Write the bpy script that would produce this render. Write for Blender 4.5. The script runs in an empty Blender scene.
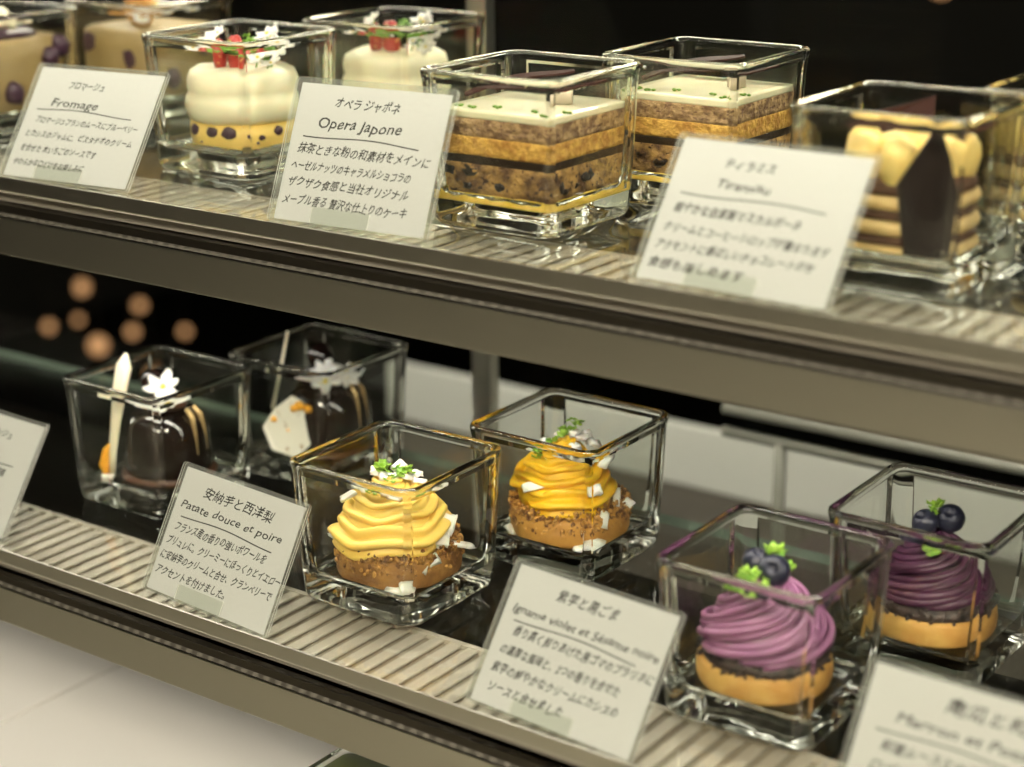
import bpy, bmesh, math, random
from mathutils import Vector, Matrix, noise, Euler
random.seed(7)
PI = math.pi
C = bpy.context.scene.collection
S = 0.01                      # everything below is written in centimetres
H = 18.05                     # height of the upper shelf above the lower one
YU = 5.35                     # how far the upper shelf's front is set back

# ------------------------------------------------------------------ materials
def nodes(name):
    m = bpy.data.materials.new(name); m.use_nodes = True
    nt = m.node_tree; nt.nodes.clear()
    out = nt.nodes.new('ShaderNodeOutputMaterial')
    return m, nt, out
def coords(nt, sc=(1, 1, 1), kind='Object'):
    tc = nt.nodes.new('ShaderNodeTexCoord'); mp = nt.nodes.new('ShaderNodeMapping')
    mp.inputs['Scale'].default_value = sc
    nt.links.new(tc.outputs[kind], mp.inputs['Vector'])
    return mp.outputs['Vector']
def pbr(name, col, rough=0.5, metal=0.0, spec=0.5, sss=0.0, ssr=(1, .6, .4), bump=None, var=None, coat=0.0, spots=None, alpha_sheen=0.0, streak=None):
    """bump=(scale, strength, detail, stretch) ; var=(scale, colour2, contrast) ; spots=(scale, colour, threshold)"""
    m, nt, out = nodes(name)
    b = nt.nodes.new('ShaderNodeBsdfPrincipled')
    b.inputs['Base Color'].default_value = (*col, 1)
    b.inputs['Roughness'].default_value = rough
    b.inputs['Metallic'].default_value = metal
    b.inputs['Specular IOR Level'].default_value = spec
    b.inputs['Coat Weight'].default_value = coat
    b.inputs['Coat Roughness'].default_value = 0.08
    if sss:
        b.inputs['Subsurface Weight'].default_value = sss
        b.inputs['Subsurface Radius'].default_value = ssr
        b.inputs['Subsurface Scale'].default_value = 0.003
    nt.links.new(b.outputs[0], out.inputs[0])
    last = None
    if var:
        n = nt.nodes.new('ShaderNodeTexNoise'); n.inputs['Scale'].default_value = var[0]
        n.inputs['Detail'].default_value = 5
        st = var[3] if len(var) > 3 else (1, 1, 1)
        nt.links.new(coords(nt, st), n.inputs['Vector'])
        r = nt.nodes.new('ShaderNodeValToRGB')
        k = var[2]
        r.color_ramp.elements[0].position = 0.5 - k; r.color_ramp.elements[1].position = 0.5 + k
        r.color_ramp.elements[0].color = (*col, 1); r.color_ramp.elements[1].color = (*var[1], 1)
        nt.links.new(n.outputs['Fac'], r.inputs[0]); last = r.outputs[0]
    if spots:
        v = nt.nodes.new('ShaderNodeTexNoise'); v.inputs['Scale'].default_value = spots[0]
        v.inputs['Detail'].default_value = 2
        nt.links.new(coords(nt, spots[3] if len(spots) > 3 else (1, 1, 1)), v.inputs['Vector'])
        r2 = nt.nodes.new('ShaderNodeValToRGB')
        r2.color_ramp.elements[0].position = spots[2]; r2.color_ramp.elements[1].position = spots[2] + 0.04
        nt.links.new(v.outputs['Fac'], r2.inputs[0])
        mx = nt.nodes.new('ShaderNodeMixRGB')
        nt.links.new(r2.outputs[0], mx.inputs[0])
        if last: nt.links.new(last, mx.inputs[1])
        else: mx.inputs[1].default_value = (*col, 1)
        mx.inputs[2].default_value = (*spots[1], 1); last = mx.outputs[0]
    if last: nt.links.new(last, b.inputs['Base Color'])
    if bump:
        n = nt.nodes.new('ShaderNodeTexNoise'); n.inputs['Scale'].default_value = bump[0]
        n.inputs['Detail'].default_value = bump[2]
        st = bump[3] if len(bump) > 3 else (1, 1, 1)
        nt.links.new(coords(nt, st), n.inputs['Vector'])
        bp = nt.nodes.new('ShaderNodeBump'); bp.inputs['Strength'].default_value = bump[1]
        bp.inputs['Distance'].default_value = bump[4] if len(bump) > 4 else 0.001
        nt.links.new(n.outputs['Fac'], bp.inputs['Height'])
        nt.links.new(bp.outputs[0], b.inputs['Normal'])
    return m
def real_glass(name, col=(0.985, 0.995, 0.975), wob=0.12):
    m, nt, out = nodes(name)
    g = nt.nodes.new('ShaderNodeBsdfGlass'); g.inputs['Color'].default_value = (*col, 1)
    g.inputs['IOR'].default_value = 1.5; g.inputs['Roughness'].default_value = 0.0
    n = nt.nodes.new('ShaderNodeTexNoise'); n.inputs['Scale'].default_value = 55; n.inputs['Detail'].default_value = 1
    nt.links.new(coords(nt), n.inputs['Vector'])
    bp = nt.nodes.new('ShaderNodeBump'); bp.inputs['Strength'].default_value = wob; bp.inputs['Distance'].default_value = 0.002
    nt.links.new(n.outputs['Fac'], bp.inputs['Height']); nt.links.new(bp.outputs[0], g.inputs['Normal'])
    nt.links.new(g.outputs[0], out.inputs[0])
    return m
def sheet_glass(name, tint=(1, 1, 1), ior=1.5, rough=0.0, veil=0.0):
    """flat panes: what passes goes straight on, the rest mirrors by Fresnel"""
    m, nt, out = nodes(name)
    t = nt.nodes.new('ShaderNodeBsdfTransparent'); t.inputs[0].default_value = (*tint, 1)
    g = nt.nodes.new('ShaderNodeBsdfGlossy'); g.inputs['Roughness'].default_value = rough
    f = nt.nodes.new('ShaderNodeFresnel'); geo = nt.nodes.new('ShaderNodeNewGeometry')
    mr = nt.nodes.new('ShaderNodeMapRange')
    mr.inputs['To Min'].default_value = ior; mr.inputs['To Max'].default_value = 1 / ior
    nt.links.new(geo.outputs['Backfacing'], mr.inputs['Value']); nt.links.new(mr.outputs[0], f.inputs['IOR'])
    mx = nt.nodes.new('ShaderNodeMixShader')
    nt.links.new(f.outputs[0], mx.inputs[0]); nt.links.new(t.outputs[0], mx.inputs[1]); nt.links.new(g.outputs[0], mx.inputs[2])
    last = mx.outputs[0]
    if veil:
        d = nt.nodes.new('ShaderNodeBsdfDiffuse'); d.inputs[0].default_value = (.8, .82, .78, 1)
        m2 = nt.nodes.new('ShaderNodeMixShader'); m2.inputs[0].default_value = veil
        nt.links.new(last, m2.inputs[1]); nt.links.new(d.outputs[0], m2.inputs[2]); last = m2.outputs[0]
    nt.links.new(last, out.inputs[0])
    return m
def emit(name, col, s):
    m, nt, out = nodes(name)
    e = nt.nodes.new('ShaderNodeEmission'); e.inputs[0].default_value = (*col, 1); e.inputs[1].default_value = s
    nt.links.new(e.outputs[0], out.inputs[0]); return m
def steel(name, col, rough, ribs=0.0, brush=0.15, metal=1.0):
    m, nt, out = nodes(name)
    b = nt.nodes.new('ShaderNodeBsdfPrincipled'); b.inputs['Base Color'].default_value = (*col, 1)
    b.inputs['Metallic'].default_value = metal; b.inputs['Roughness'].default_value = rough
    n = nt.nodes.new('ShaderNodeTexNoise'); n.inputs['Scale'].default_value = 60; n.inputs['Detail'].default_value = 4
    nt.links.new(coords(nt, (0.12, 12, 30)), n.inputs['Vector'])
    bp = nt.nodes.new('ShaderNodeBump'); bp.inputs['Strength'].default_value = brush; bp.inputs['Distance'].default_value = 0.0004
    nt.links.new(n.outputs['Fac'], bp.inputs['Height']); nrm = bp.outputs[0]
    if ribs:
        w = nt.nodes.new('ShaderNodeTexWave'); w.wave_type = 'BANDS'; w.bands_direction = 'X'
        w.inputs['Scale'].default_value = 2 * PI / (20 * 0.0072); w.inputs['Distortion'].default_value = 0.25
        nt.links.new(coords(nt), w.inputs['Vector'])
        b2 = nt.nodes.new('ShaderNodeBump'); b2.inputs['Strength'].default_value = ribs; b2.inputs['Distance'].default_value = 0.0012
        nt.links.new(w.outputs['Fac'], b2.inputs['Height']); nt.links.new(nrm, b2.inputs['Normal']); nrm = b2.outputs[0]
    nt.links.new(nrm, b.inputs['Normal']); nt.links.new(b.outputs[0], out.inputs[0])
    return m

M = dict(
    cup=real_glass('cup_glass'),
    cup_pane=sheet_glass('cup_pane_glass', (.975, .985, .965), 1.52),
    shelf_glass=sheet_glass('shelf_glass', (.975, .975, .955), 1.75, 0.03),
    glass_edge=pbr('pane_edge', (.20, .27, .22), .25, 0, .5),
    pane=sheet_glass('door_glass', (.95, .97, .95), 1.14),
    acrylic=sheet_glass('acrylic', (.97, .98, .96), 1.46, 0.04, 0.05),
    acrylic_edge=pbr('acrylic_edge', (.75, .76, .70), .25, 0, .6),
    paper=pbr('paper', (.70, .70, .70), .75, bump=(350, .25, 3)),
    ink=pbr('ink', (.015, .013, .012), .5),
    steel_face=steel('brushed_steel', (.66, .64, .57), .28),
    steel_lip=steel('steel_lip', (.66, .63, .56), .22),
    steel_mid=steel('grey_steel', (.50, .46, .38), .5, metal=.3),
    steel_dark=steel('dark_steel', (.10, .09, .075), .4),
    steel_stripe=steel('light_stripe_steel', (.78, .75, .66), .42, metal=.3),
    steel_bead=steel('beaded_steel', (.24, .225, .19), .7, ribs=.45),
    deck=pbr('white_deck', (.80, .78, .72), .35),
    black=pbr('black_paint', (.012, .011, .01), .5),
    matt_black=pbr('matt_black', (.006, .006, .005), 1.0, spec=0.0),
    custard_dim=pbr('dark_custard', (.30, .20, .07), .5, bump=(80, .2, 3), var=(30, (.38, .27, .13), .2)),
    rail=pbr('rail_paint', (.22, .215, .19), .45),
    wallm=pbr('dark_wall', (.010, .009, .007), .8, var=(3, (.016, .014, .01), .2)),
    beige=pbr('brown_wall', (.06, .05, .04), .8, var=(2, (.04, .035, .028), .25)),
    floorm=pbr('stone_floor', (.52, .50, .40), .55, var=(2.5, (.30, .28, .21), .2)),
    white_board=pbr('white_board', (.74, .73, .70), .5),
    grey_board=pbr('grey_board', (.17, .15, .13), .5),
    yellow_cream=pbr('sweet_potato_cream', (.95, .66, .15), .42, sss=.2, ssr=(1, .7, .25), bump=(160, .25, 3), spec=.5),
    yellow_deep=pbr('sweet_potato_cream_deep', (.93, .55, .025), .42, sss=.2, ssr=(1, .6, .15), bump=(160, .25, 3)),
    white_cream=pbr('whipped_cream', (.86, .80, .58), .45, sss=.3, bump=(90, .15, 2)),
    tart=pbr('baked_tart', (.66, .35, .07), .6, bump=(260, .5, 5), var=(70, (.42, .19, .04), .2)),
    tart_soft=pbr('sponge_base', (.42, .21, .055), .65, bump=(300, .8, 5), var=(120, (.20, .085, .02), .15)),
    tart_pale=pbr('pale_tart', (.74, .46, .13), .6, bump=(260, .5, 5), var=(60, (.55, .27, .06), .2)),
    crumb=pbr('golden_crumble', (.62, .33, .08), .6, bump=(400, .6, 3), var=(220, (.16, .065, .02), .10)),
    crumb_black=pbr('black_sesame_crumble', (.016, .011, .012), .5, bump=(400, .8, 3), var=(240, (.07, .045, .04), .1)),
    purple=pbr('purple_yam_cream', (.35, .155, .27), .42, sss=.1, ssr=(1, .4, .9), bump=(200, .2, 3), var=(45, (.24, .08, .20), .2)),
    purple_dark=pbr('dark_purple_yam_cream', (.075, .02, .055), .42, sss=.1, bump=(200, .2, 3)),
    flake=pbr('white_flake', (.92, .90, .82), .5, sss=.2, bump=(200, .3, 3)),
    leaf=pbr('herb_leaf', (.12, .30, .02), .45, sss=.12, ssr=(.6, 1, .2), var=(200, (.34, .55, .07), .15)),
    leaf_dark=pbr('green_leaf', (.12, .30, .03), .45, sss=.1, var=(150, (.22, .42, .05), .15)),
    petal=pbr('white_petal', (.90, .88, .82), .55, sss=.2),
    stamen=pbr('flower_centre', (.75, .60, .10), .6),
    blueberry=pbr('blueberry_skin', (.008, .009, .02), .35, var=(70, (.03, .033, .055), .2)),
    glaze=pbr('chocolate_glaze', (.010, .005, .004), .12, coat=.8, spec=.6),
    choc=pbr('dark_chocolate', (.013, .007, .006), .38, bump=(120, .2, 3)),
    choc_red=pbr('cocoa_sheet', (.035, .013, .010), .6, spec=.2, bump=(200, .3, 3)),
    choc_disc=pbr('chocolate_disc', (.085, .035, .018), .35),
    white_choc=pbr('white_chocolate', (.85, .78, .58), .4, sss=.2),
    gold=pbr('gold_highlight', (.78, .55, .25), .2, metal=.6),
    orange=pbr('candied_orange', (.90, .42, .03), .3, sss=.2, coat=.4),
    sponge_y=pbr('yellow_sponge', (.86, .52, .12), .75, bump=(330, 1.0, 6, (1, 1, 1), .003), var=(240, (.50, .24, .05), .14)),
    sponge_t=pbr('tan_sponge', (.55, .36, .18), .8, bump=(330, 1.0, 6, (1, 1, 1), .003), var=(190, (.20, .11, .06), .12), spots=(420, (.16, .08, .05), .60, (1, 1, 1.8))),
    nutty=pbr('nutty_chocolate_cream', (.12, .062, .03), .8, bump=(300, 1.0, 6, (1, 1, 1), .003), var=(120, (.52, .31, .10), .12), spots=(330, (.06, .03, .02), .60)),
    base_y=pbr('lemon_base', (.72, .50, .06), .7, bump=(330, .8, 5), var=(120, (.85, .62, .15), .12)),
    choc_layer=pbr('chocolate_layer', (.025, .014, .008), .5, bump=(300, .5, 4)),
    white_glaze=pbr('ivory_glaze', (.90, .84, .60), .25, sss=.2, coat=.3),
    pista=pbr('pistachio', (.16, .30, .04), .6),
    silverb=pbr('hazelnut_square', (.42, .36, .26), .35, metal=.3),
    tira_cream=pbr('mascarpone_layer', (.74, .53, .23), .5, sss=.1, bump=(90, .2, 3)),
    tira_blob=pbr('mascarpone_blob', (.88, .66, .22), .42, sss=.15, bump=(60, .2, 2)),
    tira_dark=pbr('coffee_sponge', (.11, .05, .025), .8, bump=(300, .8, 5)),
    custard=pbr('cream_custard', (.78, .55, .15), .45, sss=.2, bump=(80, .2, 3)),
    berry_dark=pbr('dark_fruit', (.05, .02, .04), .4),
    strawberry=pbr('strawberry', (.42, .035, .025), .35, coat=.3, spots=(300, (.70, .35, .12), .64)),
    paper_plaque=pbr('speckled_plaque', (.72, .70, .62), .6, spots=(230, (.30, .17, .06), .66)),
    matcha=pbr('matcha_jelly', (.022, .028, .002), .3, coat=.15, var=(60, (.05, .06, .006), .2)),
    led=emit('led_dots', (1.0, .945, .82), 30),
    led_top=emit('led_dots_top', (1.0, .935, .80), 16.5),
    led_low=emit('led_dots_low', (1.0, .95, .86), 8),
    lamp=emit('room_fill_light', (1.0, .90, .72), 66),
    counter_fill=emit('counter_fill_light', (1.0, .92, .76), 42),
    bulb=emit('warm_bulb', (1.0, .50, .22), .95),
)

# ------------------------------------------------------------------ mesh helper
class MB:
    def __init__(s): s.v = []; s.f = []; s.mi = []
    def add(s, vs, fs, mi=0):
        o = len(s.v); s.v += [tuple(v) for v in vs]; s.f += [tuple(i + o for i in f) for f in fs]; s.mi += [mi] * len(fs)
    def box(s, x0, x1, y0, y1, z0, z1, mi=0, mt=None, bev=0.0):
        if bev > 0:
            b = bev; bm = bmesh.new(); bmesh.ops.create_cube(bm, size=1)
            for v in bm.verts: v.co = Vector(((x0 + x1) / 2 + v.co.x * (x1 - x0), (y0 + y1) / 2 + v.co.y * (y1 - y0), (z0 + z1) / 2 + v.co.z * (z1 - z0)))
            bmesh.ops.bevel(bm, geom=bm.edges[:], offset=b, segments=2, affect='EDGES', profile=.5)
            bm.verts.index_update()
            vs = [v.co.copy() for v in bm.verts]; fs = [[v.index for v in f.verts] for f in bm.faces]; bm.free()
        else:
            vs = [Vector(p) for p in ((x0, y0, z0), (x1, y0, z0), (x1, y1, z0), (x0, y1, z0), (x0, y0, z1), (x1, y0, z1), (x1, y1, z1), (x0, y1, z1))]
            fs = [(0, 3, 2, 1), (4, 5, 6, 7), (0, 1, 5, 4), (1, 2, 6, 5), (2, 3, 7, 6), (3, 0, 4, 7)]
        if mt: vs = [mt @ v for v in vs]
        s.add(vs, fs, mi)
    def rings(s, rs, cap0=True, cap1=True, mi=0, closed=False):
        n = len(rs[0]); vs = [p for r in rs for p in r]; fs = []
        m = len(rs)
        for i in range(m if closed else m - 1):
            a = i * n; b = ((i + 1) % m) * n
            for j in range(n):
                k = (j + 1) % n; fs.append((a + j, a + k, b + k, b + j))
        if not closed and cap0: fs.append(tuple(range(n))[::-1])
        if not closed and cap1: fs.append(tuple((m - 1) * n + j for j in range(n)))
        s.add(vs, fs, mi)
    def tube(s, pts, rad, n=8, mi=0, sq=1.0):
        pts = [Vector(p) for p in pts]; rs = []; up = Vector((0, 0, 1))
        t0 = (pts[1] - pts[0]).normalized()
        a = t0.cross(up); a = a if a.length > 1e-3 else Vector((1, 0, 0)); a.normalize()
        for i, p in enumerate(pts):
            t = (pts[min(i + 1, len(pts) - 1)] - pts[max(i - 1, 0)]).normalized()
            a = (a - t * a.dot(t)).normalized(); b = t.cross(a)
            r = rad[i] if isinstance(rad, (list, tuple)) else rad
            rs.append([p + a * r * math.cos(2 * PI * j / n) + b * r * sq * math.sin(2 * PI * j / n) for j in range(n)])
        s.rings(rs, mi=mi)
    def lathe(s, prof, cx=0, cy=0, n=48, mi=0, wob=0.0, seed=0):
        rs = []
        for r, z in prof:
            ring = []
            for j in range(n):
                a = 2 * PI * j / n
                q = r * (1 + wob * noise.noise(Vector((math.cos(a) * 2, math.sin(a) * 2, z * .8 + seed)))) if wob else r
                ring.append(Vector((cx + q * math.cos(a), cy + q * math.sin(a), z)))
            rs.append(ring)
        s.rings(rs, mi=mi)
    def blob(s, c, r, sub=2, amp=0.1, freq=1.0, mt=None, mi=0):
        bm = bmesh.new(); bmesh.ops.create_icosphere(bm, subdivisions=sub, radius=1)
        rx, ry, rz = r if isinstance(r, (tuple, list)) else (r, r, r); c = Vector(c); sd = random.random() * 50
        vs = []
        for v in bm.verts:
            k = 1 + amp * noise.noise(v.co * freq + Vector((sd, sd * .7, 0)))
            p = Vector((v.co.x * rx * k, v.co.y * ry * k, v.co.z * rz * k))
            if mt: p = mt @ p
            vs.append(p + c)
        bm.verts.index_update(); fs = [[v.index for v in f.verts] for f in bm.faces]; bm.free()
        s.add(vs, fs, mi)
    def build(s, name, mats, parent=None, smooth=True, angle=None, loc=None, kind=None):
        me = bpy.data.meshes.new(name); me.from_pydata([(x * S, y * S, z * S) for x, y, z in s.v], [], s.f)
        for m in (mats if isinstance(mats, (list, tuple)) else [mats]): me.materials.append(m)
        for p, mi in zip(me.polygons, s.mi): p.material_index = mi; p.use_smooth = smooth
        bm = bmesh.new(); bm.from_mesh(me); bmesh.ops.recalc_face_normals(bm, faces=bm.faces[:]); bm.to_mesh(me); bm.free()
        if angle: me.set_sharp_from_angle(angle=math.radians(angle))
        me.update()
        o = bpy.data.objects.new(name, me); C.objects.link(o)
        if parent: o.parent = parent
        if loc: o.location = Vector(loc) * S
        if kind: o['kind'] = kind
        return o
def empty(name, loc, rz=0.0, label=None, cat=None, group=None):
    o = bpy.data.objects.new(name, None); C.objects.link(o); o.empty_display_size = .02
    o.location = Vector(loc) * S; o.rotation_euler = (0, 0, rz)
    if label: o['label'] = label
    if cat: o['category'] = cat
    if group: o['group'] = group
    return o
def tag(o, label, cat, group=None):
    o['label'] = label; o['category'] = cat
    if group: o['group'] = group
    return o
# horizontal directions: r runs to the right of the picture, b away from the camera
RX, RY = .81, .59
def cr(r, b, z): return Vector((r * RX - b * RY, r * RY + b * RX, z))
ROTV = math.atan2(RY, RX)

# ------------------------------------------------------------------ glass cups
def rsq(hw, rad, z, k=6, wobz=0):
    pts = []
    for c, (sx, sy) in enumerate(((1, 1), (-1, 1), (-1, -1), (1, -1))):
        a0 = c * PI / 2; cx, cy = sx * (hw - rad), sy * (hw - rad)
        arc = [Vector((cx + rad * math.cos(a0 + PI / 2 * i / k), cy + rad * math.sin(a0 + PI / 2 * i / k), z)) for i in range(k + 1)]
        t0 = Vector((math.sin(a0), -math.cos(a0), 0)) * .12; t1 = Vector((-math.cos(a0 + PI / 2 - PI / 2) * 0, 0, 0))
        d0 = Vector((-math.sin(a0), math.cos(a0), 0)); d1 = Vector((-math.sin(a0 + PI / 2), math.cos(a0 + PI / 2), 0))
        pts += [arc[0] - d0 * .15] + arc + [arc[-1] + d1 * .15]
    return pts
def cup_mesh():
    mb = MB()
    prof = [(2.6, .9, 0.10), (3.05, 1.0, 0.0), (3.25, 1.05, 0.03), (3.42, 1.15, .14), (3.50, 1.15, .34), (3.53, 1.12, .6), (3.56, 1.05, 1.4),
            (3.64, .98, 3.5), (3.70, .92, 5.8), (3.73, .90, 6.5), (3.78, .92, 6.75), (3.80, .92, 6.92), (3.77, .90, 7.03), (3.70, .86, 7.09), (3.60, .80, 7.10), (3.50, .74, 7.05),
            (3.43, .70, 6.92), (3.42, .68, 6.7), (3.42, .66, 6.4), (3.40, .66, 5.6), (3.34, .70, 3.5), (3.26, .8, 2.0), (3.20, .85, 1.6), (3.08, .85, 1.32), (2.90, .8, 1.20), (2.7, .75, 1.17)]
    prof = [(a, b * .86, c) for a, b, c in prof]
    mb.rings([rsq(*p) for p in prof])
    # the flat panes between the corners: faces lying between two arc ends, between base and rim
    n = len(mb.v) // len(prof); m = []
    for f in mb.f:
        if len(f) == 4:
            zc = sum(mb.v[i][2] for i in f) / 4; k = min(i % n for i in f), max(i % n for i in f)
            flat = (k[0] % 9 == 8 and k[1] - k[0] == 1) or (k[0] == 0 and k[1] == n - 1)
            # corner towards the camera: straight glass set in, only its middle bends the light
            soft = 27 <= k[0] and k[1] - k[0] == 1 and (k[0] % 9) not in (3, 4)
            m.append(1 if (flat or soft) and 1.5 < zc < 6.6 else 0)
        else: m.append(0)
    mb.mi = m
    return mb
CUPZ = 1.22
cup_me = None
def glass_cup(x, y, z, label, group='square glass dessert cups'):
    global cup_me
    if cup_me is None:
        o = cup_mesh().build('glass_cup', [M['cup'], M['cup_pane']], angle=None); cup_me = o
    else:
        o = cup_me.copy(); C.objects.link(o)
    o.location = Vector((x, y, z)) * S
    tag(o, label, 'glass cup', group)
    return o

# ------------------------------------------------------------------ dessert pieces
def helix(mb, turns, prof, r0, r1, lobes=9, amp=.18, twist=3.0, wave=.08, wf=9, n=45, steps=64, phase=0.0, tail=True):
    """star-nozzle rope wound upwards; prof(t) -> (R, z)"""
    rs = []; N = int(turns * steps)
    for i in range(N + 1):
        t = i / N; th = phase + t * turns * 2 * PI; R, z = prof(t); r = r0 + (r1 - r0) * t
        if i < 6: r *= .3 + .7 * i / 6
        if tail and i > N - 10: r *= max(.08, (N - i) / 10)
        w = wave * (.55 + .9 * noise.noise(Vector((th * .8, phase, 3)))+.3) * (.8 - 1.7 * (math.sin(.5 * wf * th + .4 + .5 * math.sin(.37 * th)) ** 2 + .01) ** .62) * (1 - .5 * t) ; rad = Vector((math.cos(th), math.sin(th), 0))
        c = rad * (R + .3 * w) + Vector((0, 0, z - w)); ring = []
        for j in range(n):
            ph = 2 * PI * j / n
            q = r * (1 + amp * (abs(math.sin(lobes * .5 * ph + twist * th)) * 1.5 - .9) + .05 * noise.noise(Vector((math.cos(ph) * 2, th * 1.4, math.sin(ph) * 2))))
            ring.append(c + rad * q * math.cos(ph) + Vector((0, 0, 1)) * q * math.sin(ph) * .82)
        rs.append(ring)
    mb.rings(rs)
def core(mb, pts, n=40): mb.lathe(pts, n=n)
def flake_box(mb, c, sx, sy, sz, rot):
    mt = Matrix.Translation(c) @ Euler(rot).to_matrix().to_4x4()
    bm = bmesh.new(); bmesh.ops.create_cube(bm, size=1); bmesh.ops.subdivide_edges(bm, edges=bm.edges[:], cuts=2, use_grid_fill=True)
    sd = random.random() * 99; vs = []
    for v in bm.verts:
        p = v.co + Vector((noise.noise(v.co * 2 + Vector((sd, 0, 0))), noise.noise(v.co * 2 + Vector((0, sd, 0))), noise.noise(v.co * 2 + Vector((0, 0, sd))))) * .22
        p = Vector((p.x * sx, p.y * sy, p.z * sz + .25 * sz * math.sin(p.x * 3)))
        vs.append(mt @ p)
    bm.verts.index_update(); mb.add(vs, [[v.index for v in f.verts] for f in bm.faces]); bm.free()
def herb(mb, c, size=.3, n=7, spread=.35, up=.35):
    """a tuft of small lobed leaves on thin stalks"""
    c = Vector(c)
    for i in range(n):
        a = random.uniform(0, 2 * PI); e = spread * random.uniform(.3, 1); tip = c + Vector((math.cos(a) * e, math.sin(a) * e, random.uniform(.05, up)))
        mid = (c + tip) / 2 + Vector((0, 0, .06)); mb.tube([c, mid, tip], .022, 5)
        mt = Matrix.Translation(tip) @ Euler((random.uniform(-.7, .7), random.uniform(-.7, .7), random.uniform(0, 6))).to_matrix().to_4x4()
        s_ = size * random.uniform(.7, 1.15); m = 30; top = []; bot = []
        for j in range(m):
            ph = 2 * PI * j / m; q = s_ * (.62 + .30 * abs(math.cos(2.5 * ph)) + .08 * math.cos(15 * ph)); zz = .10 * s_ * math.cos(5 * ph) + .25 * q * q / s_
            top.append(mt @ Vector((q * math.cos(ph), q * math.sin(ph), zz + .018))); bot.append(mt @ Vector((q * math.cos(ph), q * math.sin(ph), zz - .018)))
        ct = mt @ Vector((0, 0, .018)); cb = mt @ Vector((0, 0, -.018))
        fs = [(j, (j + 1) % m, 2 * m) for j in range(m)] + [(m + (j + 1) % m, m + j, 2 * m + 1) for j in range(m)] + [(j, m + j, m + (j + 1) % m, (j + 1) % m) for j in range(m)]
        mb.add(top + bot + [ct, cb], fs)
def flower(parent, c, size, tilt=(0, 0, 0), n=6):
    mb = MB(); R_ = Euler(tilt).to_matrix(); c = Vector(c)
    for i in range(n):
        a = 2 * PI * i / n + random.uniform(-.12, .12); l = size * random.uniform(.85, 1.1)
        mt = R_ @ Euler((0, -.35, a), 'XYZ').to_matrix()
        d = R_ @ Vector((math.cos(a), math.sin(a), .22)) * l * .58
        q = R_ @ Matrix.Rotation(a, 3, 'Z') @ Matrix.Rotation(-.25, 3, 'Y')
        mb.blob(c + d, (l * .5, l * .34, l * .09), 2, .18, 1.5, mt=q)
        d2 = R_ @ Vector((math.cos(a), math.sin(a), .32)) * l * .98
        mb.blob(c + d2, (l * .14, l * .2, l * .06), 1, .2, 1.5, mt=q)
    fl = mb.build('flower', M['petal'], parent)
    st = MB(); st.blob(c + R_ @ Vector((0, 0, size * .1)), size * .17, 2, .2, 3); st.build('flower_centre', M['stamen'], fl)
    return fl
def crumbs(name, mat, parent, ring, n, size, zr, kind=None):
    mb = MB()
    for i in range(n):
        a = random.uniform(0, 2 * PI); R = random.uniform(*ring); s_ = random.uniform(*size)
        q = Euler((random.random() * 6, random.random() * 6, random.random() * 6)).to_matrix()
        mb.blob((R * math.cos(a), R * math.sin(a), random.uniform(*zr)), (s_, s_ * random.uniform(.6, 1), s_ * .7), 1, .5, 2, mt=q)
    return mb.build(name, mat, parent, smooth=False)
def tart_case(mb, R, z0, z1, bev=.18, seed=0):
    mb.lathe([(0.01, z0), (R - bev * 1.5, z0), (R - .05, z0 + bev * .6), (R, z0 + bev * 1.5), (R + .03, (z0 + z1) / 2), (R, z1 - bev * 1.3), (R - bev * .5, z1 - bev * .3), (R - bev * 1.6, z1), (.01, z1 + .02)], n=72, wob=.02, seed=seed)
def berry(parent, c, r, tilt=(0, 0, 0)):
    """blueberry with its little crown"""
    mb = MB(); R_ = Euler(tilt).to_matrix(); prof = [(0, -1), (.35, -.93), (.7, -.7), (.93, -.3), (1, .05), (.93, .42), (.72, .72), (.5, .88), (.36, .95), (.34, .90), (.26, .78), (.0, .74)]
    rs = []
    for rr, z in prof:
        ring = []
        for j in range(30):
            a = 2 * PI * j / 30; q = max(rr, .01); zz = z + (.07 * math.cos(5 * a) if abs(rr - .36) < .01 else 0)
            ring.append(Vector(c) + R_ @ Vector((q * math.cos(a), q * math.sin(a), zz * .9)) * r)
        rs.append(ring)
    mb.rings(rs); return mb.build('blueberry', M['blueberry'], parent)

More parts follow.
